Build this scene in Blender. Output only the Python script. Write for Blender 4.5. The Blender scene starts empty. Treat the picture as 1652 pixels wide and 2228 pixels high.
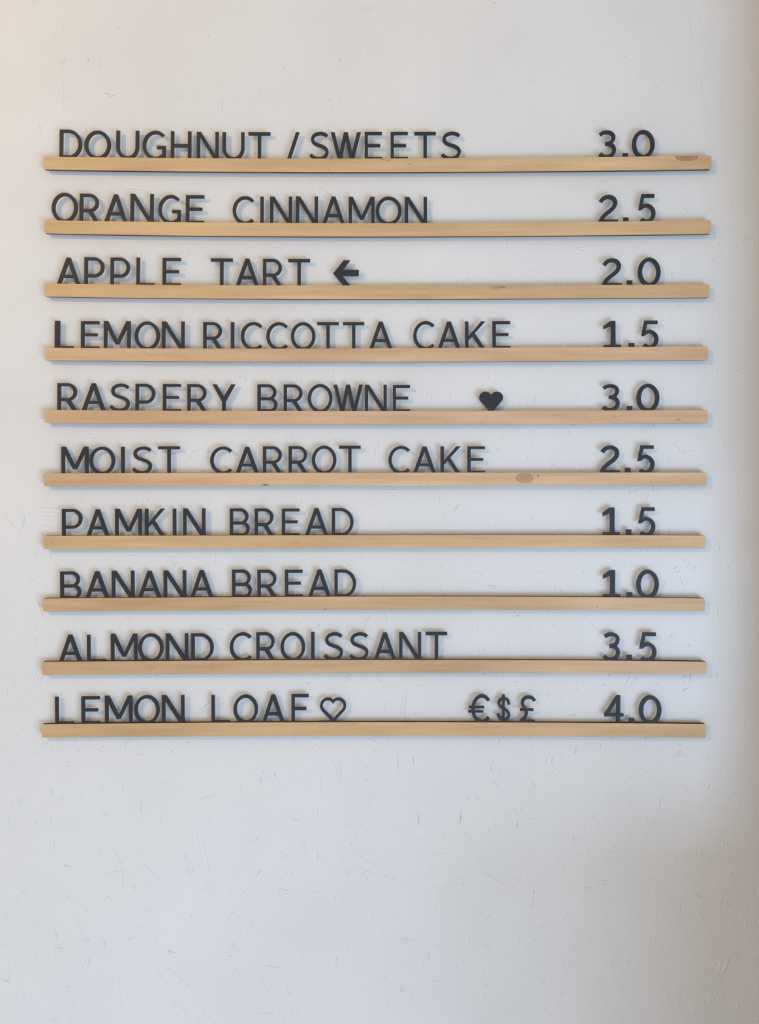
import bpy, math, random
import numpy as np
from mathutils import Vector, Euler
from mathutils.geometry import delaunay_2d_cdt

random.seed(7)
SC = bpy.context.scene
COL = SC.collection

# ---------------------------------------------------------------- scale
# the wall is measured in millimetric units: one unit below = 0.625 mm on the wall
S = 0.000625
D = 1792 * S            # camera to wall, 1.12 m
ZH = 1.50               # eye height
CX, HY = 826.0, 960.0   # foot of the camera's perpendicular on the wall


def P(px, py, t=0.0):
    """point seen at (px, py) of the photograph, t units in front of the wall"""
    k = 1 - t / 1792.0
    return Vector(((px - CX) * S * k, -t * S, ZH - (py - HY) * S * k))


# ---------------------------------------------------------------- camera
cam_d = bpy.data.cameras.new('camera')
cam = bpy.data.objects.new('camera', cam_d)
COL.objects.link(cam)
cam.location = (0, -D, ZH)
cam.rotation_euler = (math.pi / 2, 0, 0)
cam_d.sensor_fit = 'VERTICAL'
cam_d.sensor_height = 24
cam_d.lens = 24 * 1792 / 2228
cam_d.shift_y = -(1114 - HY) / 2228
cam_d.clip_start = 0.01
SC.camera = cam

# ---------------------------------------------------------------- world, lights, exposure
SC.view_settings.view_transform = 'Standard'
SC.view_settings.look = 'None'
SC.view_settings.gamma = 1
SC.view_settings.use_curve_mapping = False
SC.view_settings.exposure = 0.0

w = bpy.data.worlds.new('room_light')
SC.world = w
w.use_nodes = True
w.node_tree.nodes['Background'].inputs[0].default_value = (0.494, 0.506, 0.520, 1)
w.node_tree.nodes['Background'].inputs[1].default_value = 1.12


def lamp_point(name, loc, watt, col, radius):
    l = bpy.data.lights.new(name, 'POINT')
    l.energy = watt
    l.color = col
    l.shadow_soft_size = radius
    o = bpy.data.objects.new(name, l)
    COL.objects.link(o)
    o.location = loc
    return o


def lamp_area(name, loc, target, watt, col, sx, sy):
    l = bpy.data.lights.new(name, 'AREA')
    l.energy = watt
    l.color = col
    l.shape = 'RECTANGLE'
    l.size = sx
    l.size_y = sy
    o = bpy.data.objects.new(name, l)
    COL.objects.link(o)
    o.location = loc
    o.rotation_euler = (Vector(target) - Vector(loc)).to_track_quat('-Z', 'Y').to_euler()
    return o


lamp_point('warm_pendant_light', (-1.40, -1.70, 2.45), 55.0, (1.0, 0.56, 0.09), 0.09)
# daylight from a window low on the right, partly cut off by the added blocker
lamp_area('window_daylight', (1.041, -1.677, 0.60), (1.041 - 0.858, -1.677 + 0.514, 0.60), 27.5, (0.47, 0.70, 1.0), 1.257, 0.833)



# ---------------------------------------------------------------- materials
def new_mat(name):
    m = bpy.data.materials.new(name)
    m.use_nodes = True
    nt = m.node_tree
    b = nt.nodes['Principled BSDF']
    return m, nt, b


def node(nt, kind, **kw):
    n = nt.nodes.new(kind)
    for k, v in kw.items():
        setattr(n, k, v)
    return n


def mapping(nt, src, scale, rot=(0, 0, 0), loc=(0, 0, 0)):
    m = node(nt, 'ShaderNodeMapping')
    m.inputs['Scale'].default_value = scale
    m.inputs['Rotation'].default_value = rot
    m.inputs['Location'].default_value = loc
    nt.links.new(src, m.inputs['Vector'])
    return m.outputs[0]


def noise(nt, src, scale, detail=3, rough=0.5):
    n = node(nt, 'ShaderNodeTexNoise')
    n.inputs['Scale'].default_value = scale
    n.inputs['Detail'].default_value = detail
    n.inputs['Roughness'].default_value = rough
    nt.links.new(src, n.inputs['Vector'])
    return n.outputs['Fac']


def ramp(nt, src, stops):
    r = node(nt, 'ShaderNodeValToRGB')
    e = r.color_ramp.elements
    while len(e) > 1:
        e.remove(e[-1])
    e[0].position, c = stops[0]
    e[0].color = c if len(c) == 4 else (*c, 1)
    for p, c in stops[1:]:
        x = e.new(p)
        x.color = c if len(c) == 4 else (*c, 1)
    nt.links.new(src, r.inputs[0])
    return r.outputs[0]


def math_n(nt, op, a, b=None, clamp=False):
    n = node(nt, 'ShaderNodeMath', operation=op)
    n.use_clamp = clamp
    for i, v in enumerate((a, b)):
        if v is None:
            continue
        if isinstance(v, (int, float)):
            n.inputs[i].default_value = v
        else:
            nt.links.new(v, n.inputs[i])
    return n.outputs[0]


def g(v):
    return (v, v, v)


def make_wall_mat():
    m, nt, b = new_mat('white_painted_board')
    tc = node(nt, 'ShaderNodeTexCoord').outputs['Object']
    b.inputs['Roughness'].default_value = 0.55
    b.inputs['Specular IOR Level'].default_value = 0.3
    # faint mottling of the paint
    n1 = noise(nt, tc, 5.0, 4)
    colr = ramp(nt, n1, [(0.3, (0.790, 0.785, 0.780)), (0.7, (0.845, 0.843, 0.840))])
    nt.links.new(colr, b.inputs['Base Color'])
    # fine paint grain
    fine = noise(nt, tc, 900.0, 3, 0.7)
    # broad trowel undulation, mostly vertical
    und = noise(nt, mapping(nt, tc, (22, 22, 7)), 1.0, 4, 0.6)
    # strands under the paint: cells, each with its own stroke direction
    vo = node(nt, 'ShaderNodeTexVoronoi', feature='F1', distance='EUCLIDEAN')
    vo.inputs['Scale'].default_value = 26.0
    warp = node(nt, 'ShaderNodeMixRGB', blend_type='ADD')
    warp.inputs[0].default_value = 0.03
    nz = node(nt, 'ShaderNodeTexNoise')
    nz.inputs['Scale'].default_value = 30
    nt.links.new(tc, nz.inputs['Vector'])
    nt.links.new(tc, warp.inputs[1])
    nt.links.new(nz.outputs['Color'], warp.inputs[2])
    nt.links.new(warp.outputs[0], vo.inputs['Vector'])
    sep = node(nt, 'ShaderNodeSeparateColor')
    nt.links.new(vo.outputs['Color'], sep.inputs[0])
    ang = math_n(nt, 'MULTIPLY', math_n(nt, 'SUBTRACT', sep.outputs[0], 0.5), 1.9)
    rot = node(nt, 'ShaderNodeVectorRotate', rotation_type='Y_AXIS')
    nt.links.new(tc, rot.inputs['Vector'])
    nt.links.new(ang, rot.inputs['Angle'])
    st = noise(nt, mapping(nt, rot.outputs[0], (620, 200, 45)), 1.0, 2, 0.5)
    st = ramp(nt, st, [(0.60, g(0)), (0.70, g(1))])
    msk = ramp(nt, noise(nt, tc, 14.0, 3, 0.6), [(0.52, g(0)), (0.70, g(1))])
    st = math_n(nt, 'MULTIPLY', st, msk)
    h = math_n(nt, 'ADD', math_n(nt, 'MULTIPLY', fine, 0.6), math_n(nt, 'MULTIPLY', und, 1.2))
    h = math_n(nt, 'ADD', h, math_n(nt, 'MULTIPLY', st, 0.20))
    bp = node(nt, 'ShaderNodeBump')
    bp.inputs['Strength'].default_value = 1.0
    bp.inputs['Distance'].default_value = 0.0009
    nt.links.new(h, bp.inputs['Height'])
    nt.links.new(bp.outputs[0], b.inputs['Normal'])
    return m


def make_paint_mat(name, col):
    m, nt, b = new_mat(name)
    b.inputs['Base Color'].default_value = (*col, 1)
    b.inputs['Roughness'].default_value = 0.6
    return m


TINT = [(1.0, 1.0, 0.97), (1.0, 0.99, 0.95), (0.99, 0.98, 0.92), (1.02, 1.0, 1.07), (1.0, 0.97, 1.04), (1.02, 1.0, 1.06),
        (1.0, 0.985, 0.93), (0.93, 0.91, 0.90), (0.92, 0.89, 0.90), (0.96, 0.93, 0.86)]


def make_wood_mat(idx, knots):
    """pale birch front; knots: (x, z, rx, rz, angle, darkness) in rail space, metres"""
    m, nt, b = new_mat('birch_rail')
    tc = node(nt, 'ShaderNodeTexCoord').outputs['Object']
    off = mapping(nt, tc, (1, 1, 1), loc=(idx * 3.7, idx * 1.3, idx * 0.9))
    n1 = noise(nt, mapping(nt, off, (9, 60, 160)), 1.0, 4, 0.55)
    base = ramp(nt, n1, [(0.25, (0.60, 0.395, 0.205)), (0.5, (0.67, 0.46, 0.252)), (0.78, (0.73, 0.525, 0.305))])
    # pores: short dark flecks along the grain
    n2 = noise(nt, mapping(nt, off, (130, 300, 1100)), 1.0, 1, 0.5)
    fl = ramp(nt, n2, [(0.62, g(0)), (0.78, g(0.32))])
    mx = node(nt, 'ShaderNodeMixRGB', blend_type='MIX')
    nt.links.new(fl, mx.inputs[0])
    nt.links.new(base, mx.inputs[1])
    mx.inputs[2].default_value = (0.27, 0.13, 0.05, 1)
    out = mx.outputs[0]
    # slow patches of paler and darker heartwood along the strip
    n3 = noise(nt, mapping(nt, off, (5, 10, 25)), 1.0, 2, 0.5)
    pt = ramp(nt, n3, [(0.3, (0.86, 0.83, 0.82)), (0.7, (1.06, 1.06, 1.08))])
    m2 = node(nt, 'ShaderNodeMixRGB', blend_type='MULTIPLY')
    m2.inputs[0].default_value = 1
    nt.links.new(out, m2.inputs[1])
    nt.links.new(pt, m2.inputs[2])
    out = m2.outputs[0]
    m3 = node(nt, 'ShaderNodeMixRGB', blend_type='MULTIPLY')
    m3.inputs[0].default_value = 1
    nt.links.new(out, m3.inputs[1])
    m3.inputs[2].default_value = (*TINT[idx], 1)
    out = m3.outputs[0]
    for (kx, kz, rx, rz, an, dk) in knots:
        v = mapping(nt, tc, (1, 0.0001, 1), loc=(-kx, 0, -kz))
        v = mapping(nt, v, (1 / rx, 1, 1 / rz), rot=(0, an, 0))
        ln = node(nt, 'ShaderNodeVectorMath', operation='LENGTH')
        nt.links.new(v, ln.inputs[0])
        wob = math_n(nt, 'ADD', ln.outputs['Value'],
                     math_n(nt, 'MULTIPLY', math_n(nt, 'SUBTRACT', noise(nt, off, 260, 2), 0.5), 0.5))
        if rx > 15 * S and dk > 0.55:       # a true knot: rings and a dark rim
            f = ramp(nt, wob, [(0.0, g(1)), (0.2, g(0.6)), (0.38, g(0.8)), (0.55, g(0.55)), (0.80, g(0.6)), (0.90, g(1)), (1.0, g(0))])
        else:                            # a mark that fades out
            f = ramp(nt, wob, [(0.0, g(1)), (0.3, g(0.8)), (1.0, g(0))])
        mk = node(nt, 'ShaderNodeMixRGB', blend_type='MIX')
        nt.links.new(math_n(nt, 'MULTIPLY', f, dk), mk.inputs[0])
        nt.links.new(out, mk.inputs[1])
        mk.inputs[2].default_value = (0.19, 0.075, 0.035, 1)
        out = mk.outputs[0]
    nt.links.new(out, b.inputs['Base Color'])
    b.inputs['Roughness'].default_value = 0.5
    bp = node(nt, 'ShaderNodeBump')
    bp.inputs['Strength'].default_value = 0.4
    bp.inputs['Distance'].default_value = 0.0003
    nt.links.new(n2, bp.inputs['Height'])
    nt.links.new(bp.outputs[0], b.inputs['Normal'])
    return m


def make_char_mat():
    m, nt, b = new_mat('scorched_cut_edge')
    tc = node(nt, 'ShaderNodeTexCoord').outputs['Object']
    n1 = noise(nt, mapping(nt, tc, (60, 400, 400)), 1.0, 3)
    c = ramp(nt, n1, [(0.3, (0.045, 0.018, 0.010)), (0.7, (0.13, 0.060, 0.028))])
    nt.links.new(c, b.inputs['Base Color'])
    b.inputs['Roughness'].default_value = 0.8
    return m


def make_black_mat():
    m, nt, b = new_mat('black_letter_plastic')
    tc = node(nt, 'ShaderNodeTexCoord').outputs['Object']
    n1 = noise(nt, tc, 900.0, 2)
    c = ramp(nt, n1, [(0.3, (0.022, 0.024, 0.030)), (0.7, (0.030, 0.033, 0.041))])
    nt.links.new(c, b.inputs['Base Color'])
    b.inputs['Roughness'].default_value = 0.55
    b.inputs['Specular IOR Level'].default_value = 0.35
    return m


M_WALL = make_wall_mat()
M_RIDGE = make_paint_mat('white_paint_ridge', (0.82, 0.815, 0.81))
M_DIRT = make_paint_mat('grey_dirt_in_scratch', (0.30, 0.29, 0.29))
M_BLOCKER = make_paint_mat('grey_shade_blocker', (0.30, 0.29, 0.29))  # added shade blocker, dark grey to keep its bounce low
M_CHAR = make_char_mat()
M_BLACK = make_black_mat()


def mesh_obj(name, verts, faces, mats, parent=None, face_mats=None):
    me = bpy.data.meshes.new(name)
    me.from_pydata([tuple(v) for v in verts], [], faces)
    for m in mats:
        me.materials.append(m)
    if face_mats:
        me.polygons.foreach_set('material_index', face_mats)
    me.update()
    o = bpy.data.objects.new(name, me)
    COL.objects.link(o)
    if parent:
        o.parent = parent
    return o


def tag(o, label, cat, group=None):
    o['label'] = label
    o['category'] = cat
    if group:
        o['group'] = group


def box(name, lo, hi, mat, parent=None):
    x0, y0, z0 = lo
    x1, y1, z1 = hi
    v = [(x0, y0, z0), (x1, y0, z0), (x1, y1, z0), (x0, y1, z0), (x0, y0, z1), (x1, y0, z1), (x1, y1, z1), (x0, y1, z1)]
    f = [(0, 3, 2, 1), (4, 5, 6, 7), (0, 1, 5, 4), (1, 2, 6, 5), (2, 3, 7, 6), (3, 0, 4, 7)]
    return mesh_obj(name, v, f, [mat], parent)


# ---------------------------------------------------------------- the setting
wall = box('wall_back', (-2.6, 0.0, 0.0), (2.6, 0.12, 2.9), M_WALL)
wall['kind'] = 'structure'
# added blocker out of view, deeper low down; it shades the right side
blocker_top = box('shade_blocker', (0.53, -0.12, 0.95), (0.60, 0.0, 2.9), M_BLOCKER)
blocker_top['kind'] = 'structure'
low = box('shade_blocker', (0.53, -0.64, 0.0), (0.60, 0.0, 0.95), M_BLOCKER)
low['kind'] = 'structure'


# ridges and scratches of the strands showing through the paint
class Strokes:
    def __init__(self):
        self.v, self.f = [], []

    def add(self, x0, y0, x1, y1, wd=1.5, h=0.6, bend=0.0, seg=3):
        """a low tapered ridge from (x0,y0) to (x1,y1)"""
        dx, dy = x1 - x0, y1 - y0
        L = math.hypot(dx, dy) or 1
        nx, ny = -dy / L, dx / L
        base = len(self.v)
        for i in range(seg + 1):
            u = i / seg
            tp = math.sin(math.pi * min(0.97, max(0.03, u))) ** 0.6
            b = bend * math.sin(math.pi * u)
            cx, cy = x0 + dx * u + nx * b, y0 + dy * u + ny * b
            hw = wd * 0.5 * tp
            self.v += [P(cx - nx * hw, cy - ny * hw, 0.02), P(cx, cy, h * tp + 0.02), P(cx + nx * hw, cy + ny * hw, 0.02)]
        for i in range(seg):
            a = base + i * 3
            self.f += [(a, a + 3, a + 4, a + 1), (a + 1, a + 4, a + 5, a + 2)]

    def build(self, name, mat):
        o = mesh_obj(name, self.v, self.f, [mat], wall)
        o['kind'] = 'stuff'
        return o


ridges, dirt = Strokes(), Strokes()
rnd = random.Random(21)


def density(x, y):
    d = 0.30 + 0.75 * max(0, min(1, (y - 100) / 1500))
    if y < 260:
        d *= 0.8
    return d


n_cl = 0
while n_cl < 6500:
    x, y = rnd.uniform(-250, 1900), rnd.uniform(-200, 2430)
    if rnd.random() > density(x, y):
        continue
    n_cl += 1
    r = rnd.random()
    if r < 0.62:
        th = math.radians(rnd.gauss(92, 14))
    elif r < 0.84:
        th = math.radians(rnd.gauss(50, 16))      # leaning down to the right
    elif r < 0.94:
        th = math.radians(rnd.gauss(128, 14))
    else:
        th = math.radians(rnd.gauss(5, 10))
    k = rnd.choice((1, 1, 1, 2, 2, 3, 4, 5))
    ln = rnd.choice((3, 4, 5, 6, 7, 9, 12, 16, 24)) * rnd.uniform(0.8, 1.3)
    if rnd.random() < 0.035:
        ln *= 3.0
    strong = rnd.random() < 0.33
    for i in range(k):
        ox = rnd.uniform(-9, 9) if k > 1 else 0
        oy = rnd.uniform(-7, 7) if k > 1 else 0
        a = th + rnd.gauss(0, 0.10)
        l = ln * rnd.uniform(0.5, 1.15)
        h = (rnd.uniform(0.9, 1.7) if strong else rnd.uniform(0.35, 0.8)) * (0.85 if y < 900 else 1.1)
        ridges.add(x + ox - math.cos(a) * l / 2, y + oy - math.sin(a) * l / 2,
                   x + ox + math.cos(a) * l / 2, y + oy + math.sin(a) * l / 2,
                   rnd.uniform(1.3, 2.5), h, rnd.gauss(0, l * 0.05))
# strokes read off the photograph
for (x0, y0, x1, y1, wd, h, bn) in [
    (165, 1995, 205, 2082, 3.0, 1.0, 3), (172, 2002, 218, 2090, 2.2, 0.9, 2),
    (243, 1843, 268, 1898, 2.6, 1.1, -4), (262, 1888, 266, 1943, 2.4, 1.0, -4), (238, 1896, 275, 1897, 1.6, 0.6, 0),
    (216, 1773, 245, 1808, 1.6, 0.6, 0), (230, 1745, 315, 1850, 1.8, 0.5, 3),
    (422, 1770, 468, 1958, 1.8, 0.55, 6), (434, 1790, 479, 1965, 1.8, 0.6, 4), (413, 1790, 458, 1958, 1.5, 0.5, 4),
    (327, 1688, 364, 1708, 2.2, 0.8, 0), (158, 1605, 176, 1665, 2.0, 0.7, 0), (164, 1604, 184, 1660, 1.4, 0.5, 0),
    (20, 1650, 42, 1682, 2.4, 0.9, 0), (12, 1655, 34, 1690, 1.5, 0.6, 0),
    (762, 1852, 826, 1888, 2.0, 0.9, 0), (760, 1872, 842, 1912, 1.9, 0.8, 4), (826, 1896, 866, 1916, 1.8, 0.8, 3),
    (311, 1877, 342, 1910, 2.0, 0.8, 0), (339, 1904, 358, 1924, 1.6, 0.6, 0), (383, 1884, 398, 1899, 2.0, 0.7, 0),
    (206, 1925, 282, 2008, 1.6, 0.6, -4), (282, 2010, 362, 2028, 1.4, 0.5, 0),
    (368, 2105, 420, 2158, 1.7, 0.7, 0), (388, 2178, 416, 2222, 1.7, 0.7, 0), (561, 2118, 598, 2183, 1.6, 0.7, 0),
    (18, 2095, 26, 2135, 2.2, 0.8, 0), (40, 2140, 60, 2185, 1.8, 0.8, 0), (255, 2096, 268, 2210, 1.5, 0.6, 0),
    (440, 2170, 448, 2225, 1.5, 0.6, 0), (122, 2030, 120, 2120, 1.2, 0.5, 0), (359, 2115, 372, 2104, 1.4, 0.7, 0),
    (1045, 1895, 1140, 1940, 1.8, 0.8, 3), (1050, 1900, 1080, 1907, 1.6, 0.7, 0), (925, 1945, 1030, 1895, 1.6, 0.6, 3),
    (880, 1832, 985, 1824, 1.4, 0.5, -3), (924, 1862, 1000, 1848, 1.4, 0.5, 2), (1120, 1910, 1158, 1918, 1.6, 0.7, 0),
    (1320, 1862, 1352, 1820, 1.8, 0.7, 0), (1322, 1862, 1365, 1882, 1.8, 0.6, 0), (1320, 1848, 1350, 1864, 1.5, 0.6, 0),
    (1156, 2025, 1186, 2017, 1.8, 0.7, 0), (1310, 1765, 1425, 1660, 1.4, 0.45, 3), (1048, 2195, 1150, 2110, 1.3, 0.45, 3),
    (886, 2148, 900, 2175, 1.6, 0.7, 0), (1330, 2195, 1355, 2220, 1.8, 0.7, 0), (904, 1865, 932, 1925, 1.4, 0.5, 0),
    (0, 1100, 52, 1174, 2.2, 0.9, 2), (80, 1103, 140, 1108, 2.2, 0.9, 0), (80, 1142, 140, 1149, 2.2, 0.8, 0),
    (82, 1113, 128, 1117, 1.4, 0.6, 0), (84, 1122, 132, 1124, 1.4, 0.6, 0), (88, 1130, 126, 1133, 1.2, 0.5, 0),
    (76, 1288, 96, 1352, 2.0, 0.8, 0), (52, 1302, 60, 1380, 1.4, 0.5, 0), (74, 1360, 90, 1390, 1.6, 0.6, 0),
    (1555, 905, 1600, 1020, 1.6, 0.6, 3), (1560, 640, 1566, 700, 1.6, 0.5, 0), (1590, 700, 1600, 745, 1.6, 0.6, 0),
    (1596, 860, 1612, 890, 1.8, 0.7, 0), (1452, 655, 1462, 700, 1.4, 0.5, 0), (1515, 845, 1540, 820, 1.4, 0.5, 0),
    (1500, 20, 1508, 100, 1.8, 0.6, 3), (1514, 20, 1530, 80, 1.7, 0.6, 0), (1482, 180, 1522, 118, 1.6, 0.5, 0),
    (1573, 65, 1590, 90, 1.8, 0.6, 0), (1630, 120, 1636, 165, 1.8, 0.6, 2), (215, 0, 214, 60, 1.2, 0.3, 0),
    (137, 110, 139, 280, 1.4, 0.4, 0), (52, 72, 118, 118, 1.3, 0.35, 0), (1152, 150, 1157, 180, 1.5, 0.5, 0),
    (1568, 1250, 1620, 1195, 1.6, 0.6, 0), (1560, 1300, 1566, 1380, 1.6, 0.6, 0), (1550, 1130, 1590, 1170, 1.6, 0.6, 0),
    (940, 1020, 960, 985, 1.5, 0.5, 0), (410, 990, 440, 975, 1.8, 0.7, 0), (412, 992, 400, 985, 1.6, 0.6, 0),
    (395, 1010, 425, 980, 1.4, 0.5, 0), (420, 980, 450, 978, 1.4, 0.5, 0), (1330, 830, 1360, 880, 1.4, 0.4, 0),
    (140, 1385, 170, 1440, 1.8, 0.7, 0), (195, 1380, 215, 1425, 1.6, 0.6, 0), (455, 1780, 452, 1800, 1.6, 0.6, 0),
]:
    ridges.add(x0, y0, x1, y1, wd, h * 1.8, bn, 6)
# dirty nicks
for (x0, y0, x1, y1, wd) in [
    (910, 1765, 911, 1797, 1.3), (1004, 1760, 1001, 1796, 1.5), (1126, 1785, 1125, 1805, 1.6), (1128, 1770, 1127, 1776, 1.0),
    (1021, 1732, 1020, 1744, 1.2), (1037, 1731, 1037, 1744, 1.2), (1042, 1732, 1042, 1740, 1.2), (1070, 1666, 1068, 1677, 1.4),
    (1308, 1618, 1306, 1630, 1.4), (1087, 1606, 1084, 1620, 1.2), (1163, 1938, 1161, 1946, 1.6), (1161, 1950, 1160, 1956, 1.4),
    (1160, 1964, 1160, 1972, 1.2), (1440, 1736, 1435, 1755, 1.2), (1543, 1705, 1543, 1718, 1.2), (899, 1640, 900, 1668, 1.0),
    (866, 1640, 867, 1680, 1.0), (258, 60, 257, 65, 1.2), (133, 43, 134, 49, 1.4), (120, 74, 122, 77, 1.6), (190, 125, 195, 133, 1.8),
    (226, 202, 240, 207, 1.2), (238, 211, 250, 207, 1.2), (260, 157, 262, 158, 1.4), (138, 68, 136, 60, 1.0), (452, 75, 455, 80, 1.0),
    (739, 126, 741, 134, 1.4), (721, 233, 723, 235, 1.4), (715, 219, 718, 216, 1.2), (617, 150, 622, 140, 1.0), (787, 234, 788, 237, 1.4),
    (1360, 125, 1362, 121, 1.4), (1120, 198, 1122, 201, 1.4), (1073, 5, 1080, 8, 1.4), (1154, 175, 1156, 180, 1.0), (1400, 213, 1398, 216, 1.2),
    (416, 282, 420, 287, 1.3), (457, 282, 461, 279, 1.4), (244, 540, 243, 548, 1.1), (310, 546, 307, 560, 1.1), (729, 582, 731, 588, 1.1),
    (1604, 806, 1606, 808, 1.8), (1143, 1390, 1145, 1392, 1.4), (1388, 1478, 1389, 1480, 2.2), (1298, 1556, 1299, 1558, 1.6),
    (1305, 1535, 1305, 1537, 1.4), (1604, 806, 1604, 808, 1.6), (1137, 720, 1139, 722, 1.3), (1229, 718, 1231, 720, 1.4),
    (1510, 1158, 1511, 1161, 1.2), (806, 1100, 808, 1104, 1.3), (980, 1133, 981, 1135, 1.6), (880, 1372, 882, 1374, 1.0),
    (1085, 980, 1080, 977, 1.4), (320, 1090, 325, 1084, 1.3), (537, 822, 534, 830, 1.3), (520, 816, 524, 822, 1.3), (900, 855, 905, 850, 1.2),
]:
    dirt.add(x0, y0, x1, y1, wd * 0.85, 0.12, 0, 2)
for i in range(9):
    x = 1144 + i * 4.2
    dirt.add(x, 1780 + (0.8 * (i % 3)), x + 1.6, 1780.5 + (0.8 * (i % 3)), 1.6, 0.12, 0, 1)
for i in range(26):
    x = 912 + i * 5.4 + rnd.uniform(-1, 1)
    y = rnd.choice((1772, 1776, 1790))
    dirt.add(x, y, x, y + rnd.uniform(2, 6), 0.5, 0.1, 0, 1)
for i in range(70):
    x, y = rnd.uniform(0, 1652), rnd.uniform(0, 2228)
    dirt.add(x, y, x + rnd.gauss(0, 1.2), y + rnd.uniform(1, 5), rnd.uniform(0.6, 1.0), 0.1, 0, 1)
ridges.build('paint_ridge', M_RIDGE)
dirt.build('dirty_scratch', M_DIRT)

# ---------------------------------------------------------------- rails
# per rail: x of both ends, front top edge and front bottom edge at several places
RX = [96, 340, 600, 850, 1100, 1300, 1540]
RAILS = [
    (94.8, 1548, [340.6, 343.0, 344.6, 345.0, 343.2, 340.8, 338.8], [368.6, 372.0, 374.2, 374.4, 373.2, 371.0, 368.4]),
    (97.0, 1547, [479.2, 482.0, 484.6, 486.4, 484.0, 481.6, 479.0], [507.8, 511.6, 514.2, 515.0, 513.5, 511.6, 509.0]),
    (97.0, 1544, [616.9, 619.4, 620.6, 621.4, 620.9, 619.4, 618.6], [645.2, 648.9, 650.2, 650.9, 650.2, 649.2, 647.3]),
    (98.2, 1541, [756.6, 757.8, 758.3, 757.8, 756.2, 755.2, 753.9], [784.2, 786.2, 787.2, 787.2, 786.4, 785.5, 783.4]),
    (97.2, 1540, [891.9, 893.4, 894.0, 893.9, 893.6, 893.0, 892.2], [919.9, 922.2, 923.0, 923.2, 922.9, 922.3, 920.9]),
    (95.8, 1538, [1029.9, 1028.9, 1028.3, 1028.2, 1028.2, 1027.7, 1027.9], [1058.2, 1057.6, 1057.5, 1057.5, 1057.2, 1056.9, 1056.5]),
    (94.0, 1536, [1166.4, 1165.1, 1164.5, 1164.2, 1163.8, 1163.8, 1165.0], [1194.9, 1193.7, 1193.2, 1192.9, 1192.4, 1192.3, 1192.9]),
    (93.4, 1534, [1302.2, 1300.2, 1298.8, 1297.6, 1297.9, 1299.2, 1301.9], [1330.9, 1329.2, 1327.9, 1326.5, 1326.6, 1328.0, 1330.2]),
    (91.8, 1538, [1439.9, 1438.2, 1436.6, 1435.7, 1435.9, 1437.2, 1439.7], [1469.5, 1467.4, 1466.0, 1465.1, 1465.0, 1465.8, 1467.4]),
    (90.6, 1537, [1576.0, 1573.8, 1571.8, 1570.8, 1572.0, 1573.6, 1575.2], [1605.0, 1603.0, 1601.8, 1601.2, 1602.0, 1603.6, 1605.2]),
]
TB, TF = 8.0, 17.0          # rail back and front, units in front of the wall
G0, G1, GD = 10.3, 15.0, 3.0  # groove back, front, depth
FIT = [(np.polyfit(RX, a, 3 if i != 99 else 2), np.polyfit(RX, b, 3)) for i, (_, _, a, b) in enumerate(RAILS)]


def rail_top_z(i, wx):
    """world height of the top of rail i at world x"""
    px = wx / (S * (1 - TF / 1792)) + CX
    return P(px, float(np.polyval(FIT[i][0], px)), TF).z


ROW_TEXT = ['DOUGHNUT / SWEETS', 'ORANGE CINNAMON', 'APPLE TART', 'LEMON RICCOTTA CAKE', 'RASPERY BROWNE',
            'MOIST CARROT CAKE', 'PAMKIN BREAD', 'BANANA BREAD', 'ALMOND CROISSANT', 'LEMON LOAF']
ORD = ['first', 'second', 'third', 'fourth', 'fifth', 'sixth', 'seventh', 'eighth', 'ninth', 'tenth']
# knots, splits and marks in photograph coordinates: x, y, rx, ry, angle, darkness
KNOTS = {
    0: [(1494, 341.5, 26, 9, 0.12, 0.75), (834, 347, 5, 1.4, -0.7, 0.8), (846, 349, 8, 1.0, -0.3, 0.7), (893, 357, 8, 1.0, 0.05, 0.7), (716, 369, 5, 1, 0.1, 0.6)],
    1: [(140, 487, 3, 1.2, 0, 0.5), (820, 500, 5, 0.8, 0.2, 0.3)],
    2: [(1082, 626, 24, 7, 0.1, 0.4), (1094, 624, 10, 2.2, 0.3, 0.8)],
    3: [(1425, 761, 12, 1.0, 0.06, 0.8), (1515, 760.5, 2.2, 1.6, 0, 0.9), (1226, 764, 14, 1.1, 0.2, 0.5), (1200, 762, 10, 0.9, 0.2, 0.5)],
    4: [(1476, 913, 11, 1.2, 0.04, 0.9), (1336, 906, 10, 8, 0, 0.18)],
    5: [(1142, 1040, 20, 11, -0.06, 0.62), (1171, 1034, 3, 4, 0.3, 0.8), (577, 1055, 11, 4, 0, 0.85), (1474, 1054, 2.4, 1.8, 0, 0.9),
        (255, 1040, 3, 1, -0.4, 0.5)],
    6: [(114, 1183, 3, 1.3, 0, 0.7), (1293, 1181, 4, 0.9, 0.3, 0.8), (801, 1178, 3, 0.9, 0, 0.6), (640, 1182, 22, 3.5, 0.15, 0.25)],
    7: [(708, 1325, 5, 1.8, 0, 0.9), (1300, 1322, 2.6, 1.5, 0, 0.9), (260, 1321, 2, 1.2, 0, 0.7), (580, 1310, 4, 1, 0.3, 0.6)],
    8: [(330, 1452, 16, 6, 0, 0.15), (880, 1447, 8, 0.8, 0, 0.3)],
    9: [(810, 1583, 2.4, 1.2, 0, 0.8), (1049, 1590, 2.4, 0.9, 0, 0.5)],
}

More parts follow.
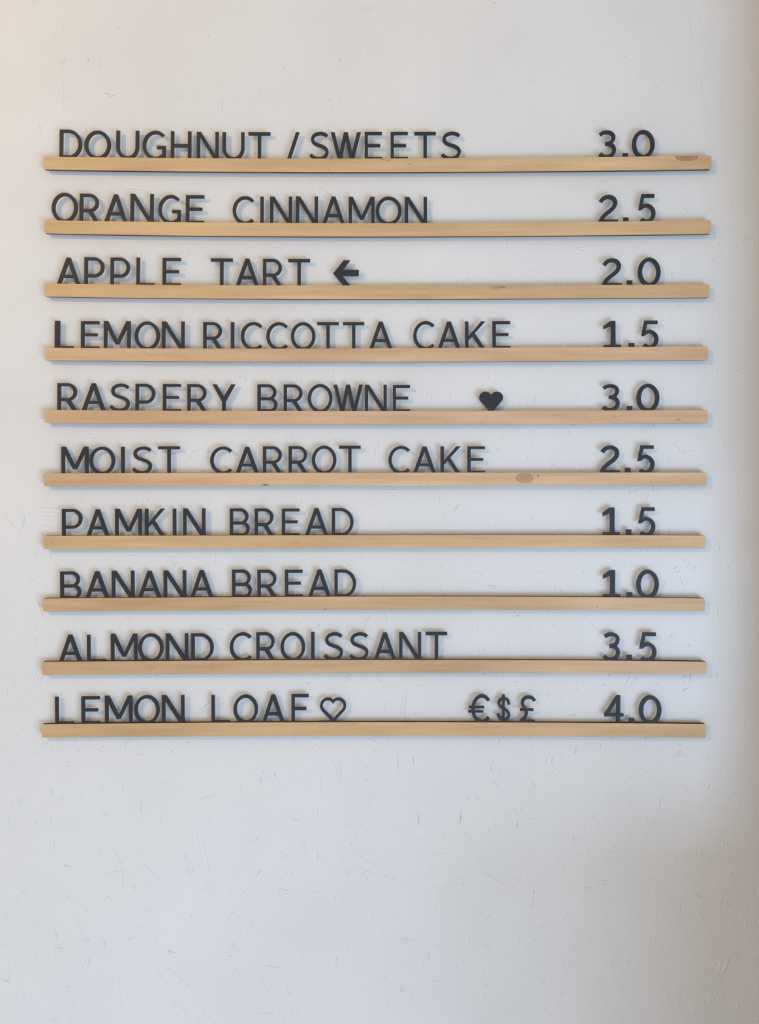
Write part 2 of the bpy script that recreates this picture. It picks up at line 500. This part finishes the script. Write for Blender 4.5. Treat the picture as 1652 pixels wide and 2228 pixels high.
for i, (xa, xb, tops, bots) in enumerate(RAILS):
    ft, fb = FIT[i]
    xs = [xa, xa + 0.5, xa + 1.4, xa + 3.0] + list(np.linspace(xa + 24, xb - 24, 46)) + [xb - 3.0, xb - 1.4, xb - 0.5, xb]
    verts, faces, fm = [], [], []
    cxp = (xa + xb) / 2
    org = P(cxp, float((np.polyval(ft, cxp) + np.polyval(fb, cxp)) / 2), TF)
    org.y = 0
    rr = random.Random(i)
    for x in xs:
        e = min(x - xa, xb - x)
        cr = 0.0 if e >= 3 else 3.0 - math.sqrt(max(0, 9 - (3 - e) ** 2))
        yt, yb = float(np.polyval(ft, x)) + cr, float(np.polyval(fb, x)) - cr
        zt, zb = P(x, yt, TF).z, P(x, yb, TF).z
        wx = P(x, 0, TF).x
        gz = min(zt, P(x, float(np.polyval(ft, x)), TF).z) - GD * S
        gz = min(gz, zt - 0.5 * S)
        bv = 0.35
        prof = [(TF - bv, zb), (TF, zb + bv * S), (TF, zt - bv * S), (TF - bv, zt), (G1, zt), (G1, gz), (G0, gz), (G0, zt), (TB, zt), (TB, zb)]
        for t, z in prof:
            verts.append((wx - org.x, -t * S - org.y, z - org.z))
    n = 10
    for k in range(len(xs) - 1):
        for j in range(n):
            a, b2 = k * n + j, k * n + (j + 1) % n
            faces.append((a, a + n, b2 + n, b2))
            fm.append(0 if j in (0, 1, 2) else 1)
    faces.append(tuple(range(n)))
    faces.append(tuple(range((len(xs) - 1) * n + n - 1, (len(xs) - 1) * n - 1, -1)))
    fm += [1, 1]
    kn = []
    for (kx, ky, rx, ry, an, dk) in KNOTS.get(i, []):
        p = P(kx, ky, TF)
        kn.append((p.x - org.x, p.z - org.z, rx * S, ry * S, an, dk))
    rail = mesh_obj('menu_rail', verts, faces, [make_wood_mat(i, kn), M_CHAR], None, fm)
    rail.location = org
    pos = 'topmost' if i == 0 else 'lowest' if i == 9 else ORD[i] + ' from the top'
    tag(rail, 'long pale wooden rail under the words %s, %s' % (ROW_TEXT[i], pos), 'rail', 'wooden menu rails on the wall')
    # blocks that hold the rail off the wall
    for bx in (xa + 130, cxp, xb - 130):
        zc = P(bx, float((np.polyval(ft, bx) + np.polyval(fb, bx)) / 2), TF).z
        wx = P(bx, 0, TF).x
        box('mounting_block', (wx - org.x - 0.009, -TB * S - org.y, zc - org.z - 0.005), (wx - org.x + 0.009, 0 - org.y, zc - org.z + 0.005), M_CHAR, rail)


# ---------------------------------------------------------------- glyph outlines (origin top left, y down, cap height 61)
def rect(x0, y0, x1, y1):
    return [(x0, y0), (x1, y0), (x1, y1), (x0, y1)]


def arc(cx, cy, rx, ry, wx, wy, a0, a1, n=None):
    """ring segment from angle a0 to a1 in degrees, 0 = right, 90 = up"""
    n = n or max(6, int(abs(a1 - a0) / 10))
    out, inn = [], []
    for k in range(n + 1):
        a = math.radians(a0 + (a1 - a0) * k / n)
        out.append((cx + rx * math.cos(a), cy - ry * math.sin(a)))
        inn.append((cx + (rx - wx) * math.cos(a), cy - (ry - wy) * math.sin(a)))
    return [[out[k], out[k + 1], inn[k + 1], inn[k]] for k in range(n)]


def spline(pts, n=8):
    """Catmull-Rom through the points"""
    q = [pts[0]] + list(pts) + [pts[-1]]
    res = []
    for k in range(1, len(q) - 2):
        p0, p1, p2, p3 = q[k - 1], q[k], q[k + 1], q[k + 2]
        for j in range(n):
            t = j / n
            res.append(tuple(0.5 * ((2 * p1[c]) + (-p0[c] + p2[c]) * t + (2 * p0[c] - 5 * p1[c] + 4 * p2[c] - p3[c]) * t * t
                                    + (-p0[c] + 3 * p1[c] - 3 * p2[c] + p3[c]) * t ** 3) for c in (0, 1)))
    res.append(tuple(pts[-1]))
    return res


def band(pts, wd):
    """stroke of constant width along a polyline, mitred"""
    L, R = [], []
    m = len(pts)
    for k in range(m):
        a = pts[max(0, k - 1)]
        b = pts[min(m - 1, k + 1)]
        dx, dy = b[0] - a[0], b[1] - a[1]
        l = math.hypot(dx, dy) or 1
        nx, ny = -dy / l * wd / 2, dx / l * wd / 2
        L.append((pts[k][0] + nx, pts[k][1] + ny))
        R.append((pts[k][0] - nx, pts[k][1] - ny))
    return [[L[k], L[k + 1], R[k + 1], R[k]] for k in range(m - 1)]


V, Hh = 7.4, 6.5     # stem and bar weight


def glyph(c):
    """faces and advance width"""
    if c == 'A':
        W = 51.5
        return [[(0, 61), (8.6, 61), (W / 2 + 4.2, 0), (W / 2 - 4.2, 0)], [(W, 61), (W - 8.6, 61), (W / 2 - 4.2, 0), (W / 2 + 4.2, 0)],
                rect(12, 37.8, W - 12, 44.3)], W
    if c == 'B':
        W = 43.5
        r1, r2 = 17.6, 16.5
        return [rect(0, 0, V, 61), rect(V - 1, 0, W - 2.5 - r1, Hh), rect(V - 1, 28.4, W - r2, 35.2), rect(V - 1, 54, W - r2, 61)] + \
            arc(W - 2.5 - r1, 17.6, r1, 17.6, V, Hh, -90, 90) + arc(W - r2, 44.7, r2, 16.3, V, Hh, -90, 90), W
    if c == 'C':
        return arc(28, 30.7, 28, 31.2, V, 6.8, 46, 314, 30), 47
    if c == 'D':
        W = 48.5
        return [rect(0, 0, V, 61), rect(V - 1, 0, W - 29, Hh), rect(V - 1, 54, W - 29, 61)] + arc(W - 29, 30.5, 29, 30.5, V, Hh, -90, 90, 24), W
    if c == 'E':
        return [rect(0, 0, V, 61), rect(V - 1, 0, 39, Hh), rect(V - 1, 26, 35, 32.4), rect(V - 1, 54, 39, 61)], 39
    if c == 'F':
        return [rect(0, 0, V, 61), rect(V - 1, 0, 37.6, Hh), rect(V - 1, 27, 32.5, 33.6)], 37.6
    if c == 'G':
        W = 50
        return arc(28, 30.7, 28, 31.2, V, 6.8, 47, 318, 30) + [rect(W - 7.3, 31.5, W, 55), rect(W - 19, 31.5, W - 7, 38), [(W - 7.3, 49), (W, 49), (W - 1, 55), (W - 5, 58), (W - 9, 56)]], W
    if c == 'H':
        W = 44.8
        return [rect(0, 0, V, 61), rect(W - V, 0, W, 61), rect(V - 1, 27, W - V + 1, 33.8)], W
    if c == 'I':
        return [rect(0, 0, 7.5, 61)], 7.5
    if c == 'K':
        W = 44
        return [rect(0, 0, V, 61), [(V - 1, 42.5), (V - 1, 33), (34.5, 0), (44, 0)], [(15, 30), (20.5, 24.5), (W, 61), (W - 9.6, 61)]], W
    if c == 'L':
        return [rect(0, 0, V, 61), rect(V - 1, 54, 40, 61)], 40
    if c == 'J':
        return [rect(0, 0, 11, 61), rect(10, 54, 41, 61)], 41      # the heavier L
    if c == 'M':
        W = 58.3
        return [rect(0, 0, V, 61), rect(W - V, 0, W, 61), [(0, 0), (9.4, 0), (W / 2 + 4, 49.5), (W / 2 - 4, 49.5)],
                [(W, 0), (W - 9.4, 0), (W / 2 - 4, 49.5), (W / 2 + 4, 49.5)]], W
    if c == 'N':
        W = 48.8
        return [rect(0, 0, V, 61), rect(W - V, 0, W, 61), [(0, 0), (9.6, 0), (W, 61), (W - 9.6, 61)]], W
    if c == 'O':
        return arc(27.5, 30.7, 27.5, 31.2, V, 6.8, 0, 360, 44), 55
    if c == 'P':
        W = 43
        return [rect(0, 0, V, 61), rect(V - 1, 0, W - 21.5, Hh), rect(V - 1, 36.2, W - 21.5, 43)] + arc(W - 21.5, 21.5, 21.5, 21.5, V, Hh, -90, 90), W
    if c == 'R':
        W = 43
        return [rect(0, 0, V, 61), rect(V - 1, 0, W - 21.5, Hh), rect(V - 1, 32, W - 21.5, 38.6)] + \
            arc(W - 21.5, 19.3, 20, 19.3, V, Hh, -90, 90) + [[(17.5, 36), (26.5, 34), (W, 61), (W - 9.6, 61)]], W
    if c == 'S':
        pts = [(38.6, 9.0), (33.5, 5.2), (27, 3.5), (20.5, 3.6), (12.5, 6.0), (7.6, 11.0), (6.6, 17.2), (9.2, 23.0), (15.5, 27.0),
               (24, 29.8), (32, 33.0), (37.0, 37.6), (38.3, 44.0), (35.6, 51.0), (29.6, 55.8), (21.5, 57.4), (13, 56.4), (6.6, 53.0), (2.0, 48.8)]
        return band(spline(pts, 3), 7.0), 42.5
    if c == 'T':
        return [rect(0, 0, 47.3, 6.8), rect(20, 6, 27.4, 61)], 47.3
    if c == 'U':
        W = 48
        return [rect(0, 0, V, 35), rect(W - V, 0, W, 35)] + arc(W / 2, 34.8, W / 2, 26.5, V, 6.8, 180, 360, 22), W
    if c == 'W':
        W = 65.5
        q = []
        for (xt, xb) in ((0, 15.5), (28.5, 15.5), (28.5, 42), (57, 42)):
            q.append([(xt, 0), (xt + 8.5, 0), (xb + 8, 61), (xb, 61)])
        return q, W
    if c == 'Y':
        W = 50
        return [[(0, 0), (9.2, 0), (29, 33), (29, 38), (21, 38)], [(W, 0), (W - 9.2, 0), (21, 33), (21, 38), (29, 38)], rect(21, 35, 29, 61)], W
    if c == '/':
        return [[(0, 61), (7.6, 61), (27.6, 0), (20, 0)]], 27.6
    if c == '.':
        return [rect(0, 0, 11.4, 13.5)], 11.4
    if c == '0':
        return arc(24.7, 30.7, 24.7, 31.2, 9.0, 8.2, 0, 360, 44), 49.4
    if c == '1':
        return [rect(0.4, 52.6, 38, 61), rect(16.2, 0, 26.0, 53), [(0, 11.0), (15.8, 0), (19, 0), (19, 9), (15.8, 12), (0, 18.6)]], 38
    if c == '2':
        pts = [(4.6, 14.6), (9.5, 8.6), (16.5, 5.0), (24, 4.5), (31.5, 7.2), (35.8, 13.0), (35.8, 20.5), (32.5, 27), (26.5, 33), (19, 38.5), (11.5, 45), (7, 51), (5, 56.5)]
        return band(spline(pts, 3), 8.6) + [rect(0, 53.4, 42, 61), [(0, 61), (0.2, 55), (9.5, 53), (12, 61)]], 42
    if c == '3':
        pts = [(3.0, 9.6), (9, 5.6), (16.5, 4.2), (25, 5.6), (30.8, 10.6), (31.2, 18.5), (27.0, 25.2), (20.5, 28.4), (15.5, 29.0)]
        pt2 = [(15.5, 29.0), (22, 29.6), (28.4, 32.6), (32.3, 38.2), (32.5, 45.0), (28.6, 52.0), (21.8, 56), (14, 57), (7, 54.6), (2.0, 50.2)]
        return band(spline(pts, 3), 7.8) + band(spline(pt2, 3), 8.3) + [rect(14, 25.4, 20, 32.8)], 37
    if c == '4':
        return [rect(26.4, 0, 34.6, 61), [(26.6, 0), (34.6, 0), (9.6, 40), (0, 40)], rect(0, 38.6, 42, 45)], 42
    if c == '5':
        return [rect(8.6, 0, 37.2, 7.6), [(8.6, 0), (16.2, 0), (8.6, 32), (1.6, 34.2)], [(1.6, 34.2), (3.4, 26), (12, 25), (12.6, 29.5), (8.6, 33.6)]] + \
            arc(19.2, 41, 19.8, 20.6, 8.6, 7.6, -137, 132, 28), 39
    if c == '€':
        return arc(30, 30.5, 23, 31, 7.2, 7.0, 40, 320, 28) + [rect(1.8, 24.4, 35.2, 29.2), rect(0, 33.6, 32.8, 38.4)], 50
    if c == '$':
        pts = [(26.0, 21), (24.5, 13.5), (20.5, 9.4), (14, 8.6), (7.5, 11), (4.2, 16.5), (5.6, 22.6), (10.5, 27.2), (17, 31.0), (22.4, 35), (26.0, 40.5),
               (25.6, 47), (21.6, 51.8), (15, 53.4), (8.5, 51.4), (4.4, 46.6), (2.6, 40.6)]
        return band(spline(pts, 3), 5.8) + [rect(11.2, 0, 17.2, 61)], 29.4
    if c == '£':
        pts = [(31.6, 11.0), (27, 5.6), (20, 3.4), (12.4, 4.2), (6.6, 9.0), (4.8, 16.0), (7.4, 23), (11.6, 29.5), (13.4, 36.5), (12.2, 43.6), (8.0, 49.6), (3.6, 54)]
        return band(spline(pts, 3), 6.8) + [rect(0, 27.6, 29, 33.2), [(0, 52.6), (4, 49.6), (11, 52.4), (31, 52.4), (32, 53), (34.4, 60), (0, 60)]], 34.4
    if c == 'arrow':
        k = 1 / 10.325
        pts = [(50, 520), (290, 215), (440, 215), (275, 435), (630, 435), (630, 583), (270, 583), (425, 790), (460, 838), (312, 838), (270, 790)]
        return [[((x - 50) * k, (y - 215) * k) for x, y in pts]], 56.2
    if c in ('heart', 'heart_outline'):
        # two lobes and a point
        r, hw = 13.4, 26.0
        cy = r
        out = []
        def outline(r, cxo, cy, tip):
            # right lobe from the cleft over the top to the tangent, then the tip
            pts = []
            a_in = math.degrees(math.acos(min(1, cxo / r)))
            dx, dy = -cxo, tip - cy
            dist = math.hypot(dx, dy)
            base = math.degrees(math.atan2(-dy, dx))
            ta = base + math.degrees(math.acos(r / dist))
            while ta > 90: ta -= 360
            a0 = 180 - a_in
            for k in range(19):
                a = math.radians(a0 + (ta - a0) * k / 18)
                pts.append((cxo + r * math.cos(a), cy - r * math.sin(a)))
            return pts
        if c == 'heart':
            R = outline(13.5, 12.6, 13.5, 49.5)
            ring = R + [(2.2, 47.2), (-2.2, 47.2)] + [(-x, y) for x, y in reversed(R)][:-1]
            return [[(x + 26.1, y) for x, y in ring]], 52.2
        Ro = outline(17.0, 11.5, 17.0, 54.0)
        Ri = outline(11.4, 11.1, 17.0, 44.5)
        n = min(len(Ro), len(Ri))
        fs = []
        Ro.append((0, 53.5)); Ri.append((0, 44.5))
        for k in range(n):
            for sg in (1, -1):
                fs.append([(sg * Ro[k][0] + 28.5, Ro[k][1]), (sg * Ro[k + 1][0] + 28.5, Ro[k + 1][1]),
                           (sg * Ri[k + 1][0] + 28.5, Ri[k + 1][1]), (sg * Ri[k][0] + 28.5, Ri[k][1])])
        fs.append(rect(-2, 49.4, 31, 54))
        return fs, 57
    raise KeyError(c)


HT = {'.': 13.5, 'heart': 47.2, 'heart_outline': 54.0, 'arrow': (838 - 215) / 10.325, '£': 60.0}
CACHE = {}
LT0, LT1 = G0 + 0.2, G1 - 0.3     # letter back and front


def glyph_mesh(c):
    if c in CACHE:
        return CACHE[c]
    polys, W = glyph(c)
    Ht = HT.get(c, 61.0)
    vs, fs = [], []
    for p in polys:
        area = sum(p[k][0] * p[(k + 1) % len(p)][1] - p[(k + 1) % len(p)][0] * p[k][1] for k in range(len(p)))
        if area < 0:
            p = p[::-1]
        b = len(vs)
        # clip everything that would hang below the foot (round letters stand flat in the groove)
        vs += [Vector((x, min(y, Ht))) for x, y in p]
        fs.append(list(range(b, b + len(p))))
    ov, oe, of, _, _, orf = delaunay_2d_cdt(vs, [], fs, 0, 1e-4)
    keep = [f for f, o in zip(of, orf) if len(o) > 0]
    used = sorted({k for f in keep for k in f})
    idx = {k: j for j, k in enumerate(used)}
    n = len(used)
    verts = [((ov[k].x - W / 2) * S, -(LT1 - LT0) * S, (Ht - ov[k].y) * S) for k in used] + \
            [((ov[k].x - W / 2) * S, 0.0, (Ht - ov[k].y) * S) for k in used]
    faces, cnt = [], {}
    for f in keep:
        q = [idx[k] for k in f]
        ar = sum(verts[q[k]][0] * verts[q[(k + 1) % len(q)]][2] - verts[q[(k + 1) % len(q)]][0] * verts[q[k]][2] for k in range(len(q)))
        if ar < 0:
            q = q[::-1]
        faces.append(tuple(q))
        faces.append(tuple(k + n for k in reversed(q)))
        for k in range(len(q)):
            cnt[(q[k], q[(k + 1) % len(q)])] = 1
    for (a, b) in list(cnt):
        if (b, a) not in cnt:
            faces.append((b, a, a + n, b + n))
    me = bpy.data.meshes.new('letter')
    me.from_pydata(verts, [], faces)
    me.materials.append(M_BLACK)
    me.update()
    CACHE[c] = (me, W, Ht)
    return CACHE[c]


Z = 3.0036
# every character: glyph, left edge, right edge, top edge, read off enlarged crops with corner (x0, y0)
ROWS = [
    (260, [('DOUGHNUT', 80, [('D', 147, 293, 66), ('O', 310, 482, 73), ('U', 518, 667, 72), ('G', 690, 842, 74), ('H', 875, 1009, 77),
                             ('N', 1045, 1188, 80), ('U', 1213, 1357, 82), ('T', 1383, 1527, 82)]),
           ('/', 600, [('/', 72, 155, 82)]),
           ('SWEETS', 600, [('S', 222, 347, 80), ('W', 360, 557, 82), ('E', 582, 696, 80), ('E', 752, 865, 80), ('T', 907, 1048, 80), ('S', 1082, 1213, 79)]),
           ('3.0', 1100, [('3', 613, 725, 69), ('.', 768, 803, 219), ('0', 830, 978, 69)])]),
    (400, [('ORANGE', 80, [('O', 95, 264, 59), ('R', 278, 407, 64), ('A', 437, 592, 68), ('N', 610, 762, 65), ('G', 793, 940, 73), ('E', 973, 1093, 74)]),
           ('CINNAMON', 480, [('C', 78, 216, 81), ('I', 259, 281, 83), ('N', 323, 467, 83), ('N', 492, 636, 82), ('A', 662, 815, 82),
                              ('M', 838, 1007, 84), ('O', 1014, 1184, 84), ('N', 1205, 1350, 85)]),
           ('2.5', 1100, [('2', 612, 738, 71), ('.', 773, 806, 219), ('5', 868, 983, 66)])]),
    (540, [('APPLE', 80, [('A', 127, 283, 61), ('P', 309, 439, 59), ('P', 480, 607, 61), ('L', 650, 768, 61), ('E', 821, 940, 63)]),
           ('TART', 80, [('T', 1136, 1280, 66), ('A', 1298, 1453, 67), ('R', 1478, 1606, 69), ('T', 1643, 1786, 70)]),
           ('arrow', 440, [('arrow', 856, 1024, 78)]),
           ('2.0', 1100, [('2', 634, 761, 65), ('.', 796, 831, 210), ('0', 868, 1016, 62)])]),
    (680, [('LEMON', 80, [('J', 116, 240, 54), ('E', 287, 407, 56), ('M', 437, 612, 56), ('O', 639, 803, 59), ('N', 817, 965, 58)]),
           ('RICCOTTA', 80, [('R', 1087, 1214, 62), ('I', 1268, 1291, 62), ('C', 1333, 1474, 63), ('C', 1500, 1641, 64), ('O', 1661, 1822, 64),
                             ('T', 1833, 1975, 62), ('T', 2002, 2142, 62), ('A', 2172, 2327, 59)]),
           ('CAKE', 600, [('C', 900, 1038, 57), ('A', 1058, 1211, 59), ('K', 1239, 1372, 58), ('E', 1418, 1535, 56)]),
           ('1.5', 1100, [('1', 643, 757, 54), ('.', 808, 844, 198), ('5', 886, 1002, 52)])]),
    (815, [('RASPERY', 80, [('R', 133, 265, 56), ('A', 290, 450, 57), ('S', 475, 608, 59), ('P', 644, 773, 60), ('E', 823, 940, 61),
                            ('R', 983, 1113, 62), ('Y', 1147, 1298, 63)]),
           ('BROWNE', 540, [('B', 60, 192, 63), ('R', 232, 360, 64), ('O', 389, 552, 63), ('W', 557, 751, 65), ('N', 763, 907, 66), ('E', 946, 1059, 68)]),
           ('heart', 1000, [('heart', 130, 286, 111)]),
           ('3.0', 1000, [('3', 936, 1049, 61), ('.', 1096, 1131, 206), ('0', 1160, 1308, 61)])]),
    (950, [('MOIST', 80, [('M', 160, 336, 65), ('O', 342, 511, 67), ('I', 550, 574, 66), ('S', 622, 754, 65), ('T', 792, 936, 63)]),
           ('CARROT', 80, [('C', 1133, 1276, 66), ('A', 1298, 1452, 66), ('R', 1478, 1606, 63), ('R', 1646, 1772, 62), ('O', 1798, 1959, 60), ('T', 1976, 2118, 59)]),
           ('CAKE', 600, [('C', 737, 878, 62), ('A', 897, 1050, 64), ('K', 1078, 1210, 63), ('E', 1254, 1369, 63)]),
           ('2.5', 1100, [('2', 620, 749, 57), ('.', 784, 820, 203), ('5', 860, 976, 57)])]),
    (1085, [('PAMKIN', 80, [('P', 164, 297, 67), ('A', 322, 475, 69), ('M', 511, 686, 66), ('K', 707, 838, 65), ('I', 889, 911, 65), ('N', 956, 1102, 64)]),
            ('BREAD', 440, [('B', 180, 310, 64), ('R', 343, 470, 64), ('E', 521, 636, 65), ('A', 670, 825, 62), ('D', 848, 990, 62)]),
            ('1.5', 1100, [('1', 637, 749, 58), ('.', 790, 824, 201), ('5', 866, 981, 57)])]),
    (1220, [('BANANA', 80, [('B', 153, 289, 71), ('A', 315, 475, 69), ('N', 490, 638, 66), ('A', 659, 815, 67), ('N', 829, 977, 64), ('A', 1001, 1156, 62)]),
            ('BREAD', 440, [('B', 195, 325, 59), ('R', 361, 490, 60), ('E', 541, 657, 60), ('A', 691, 844, 58), ('D', 865, 1007, 58)]),
            ('1.0', 1100, [('1', 638, 752, 62), ('.', 795, 829, 207), ('0', 857, 1003, 61)])]),
    (1360, [('ALMOND', 80, [('A', 142, 296, 64), ('L', 328, 447, 65), ('M', 484, 657, 58), ('O', 663, 828, 57), ('N', 843, 990, 56), ('D', 1010, 1157, 55)]),
            ('CROISSANT', 480, [('C', 60, 202, 50), ('R', 234, 358, 48), ('O', 392, 553, 49), ('I', 592, 615, 47), ('S', 675, 803, 49),
                                ('S', 841, 969, 49), ('A', 1000, 1150, 50), ('N', 1168, 1312, 48), ('T', 1341, 1482, 46)]),
            ('3.5', 1100, [('3', 641, 750, 48), ('.', 794, 827, 196), ('5', 872, 988, 49)])]),
    (1495, [('LEMON', 80, [('L', 120, 240, 65), ('E', 292, 412, 62), ('M', 446, 625, 58), ('O', 637, 803, 55), ('N', 818, 965, 54)]),
            ('LOAF', 80, [('L', 1142, 1260, 53), ('O', 1286, 1446, 52), ('A', 1470, 1622, 50), ('F', 1665, 1778, 47)]),
            ('heart_outline', 600, [('heart_outline', 290, 461, 70)]),
            ('€$£', 1000, [('€', 57, 207, 50), ('$', 245, 333, 50), ('£', 397, 500, 57)]),
            ('4.0', 1000, [('4', 947, 1073, 54), ('.', 1111, 1145, 204), ('0', 1174, 1321, 57)])]),
]
NUM = {'0': 'zero', '1': 'one', '2': 'two', '3': 'three', '4': 'four', '5': 'five'}
CUR = {'€': 'euro', '$': 'dollar', '£': 'pound'}


def place(i, c, x0, x1, y):
    me, W, Ht = glyph_mesh(c)
    xm = (x0 + x1) / 2
    a, b = P(x0, y, LT1), P(x1, y, LT1)
    wx = (a.x + b.x) / 2
    floor = rail_top_z(i, wx) - GD * S + 0.00002
    slope = (rail_top_z(i, wx + 0.01) - rail_top_z(i, wx - 0.01)) / 0.02
    o = bpy.data.objects.new('letter', me)
    COL.objects.link(o)
    o.location = (wx, -LT0 * S, floor)
    o.scale = ((b.x - a.x) / (W * S), 1, (a.z - floor) / (Ht * S))
    o.rotation_euler = (0, -math.atan(slope), 0)
    return o


for i, (y0, words) in enumerate(ROWS):
    rt = ROW_TEXT[i]
    for (word, x0, chars) in words:
        for k, (c, xl, xr, yt) in enumerate(chars):
            o = place(i, c, x0 + xl / Z, x0 + xr / Z, y0 + yt / Z)
            if c == 'arrow':
                o.name = 'arrow'
                tag(o, 'thick black arrow pointing left, after the word TART', 'arrow')
            elif c == 'heart':
                o.name = 'heart'
                tag(o, 'solid black heart on the RASPERY BROWNE rail', 'heart')
            elif c == 'heart_outline':
                o.name = 'heart'
                tag(o, 'open black outline heart after the word LOAF', 'heart')
            elif c in CUR:
                o.name = CUR[c] + '_sign'
                tag(o, 'black %s sign standing before the price on the lowest rail' % CUR[c], 'currency sign', 'currency signs on the lowest rail')
            elif c == '/':
                o.name = 'slash'
                tag(o, 'black slanted slash between the words DOUGHNUT and SWEETS', 'slash')
            elif c == '.':
                o.name = 'decimal_point'
                tag(o, 'small black square point between the price digits on the %s rail' % rt, 'decimal point', 'decimal points of the prices')
            elif c.isdigit():
                o.name = 'digit'
                tag(o, 'bold black %s %s the point in the price on the %s rail' % (NUM[c], 'before' if k == 0 else 'after', rt), 'digit', 'digits of the prices')
            else:
                ch = 'L' if c == 'J' else c
                o.name = 'letter'
                same = [j for j, q in enumerate(chars) if q[0] == c]
                look = 'heavier black' if c == 'J' else 'black'
                if len(same) > 1:
                    lb = '%s letter %s, the %s %s of %s on the %s rail' % (look, ch, ORD[same.index(k)], ch, word, rt)
                else:
                    lb = '%s letter %s of the word %s on the %s rail' % (look, ch, word, rt)
                tag(o, lb, 'letter', 'letters of the menu words')
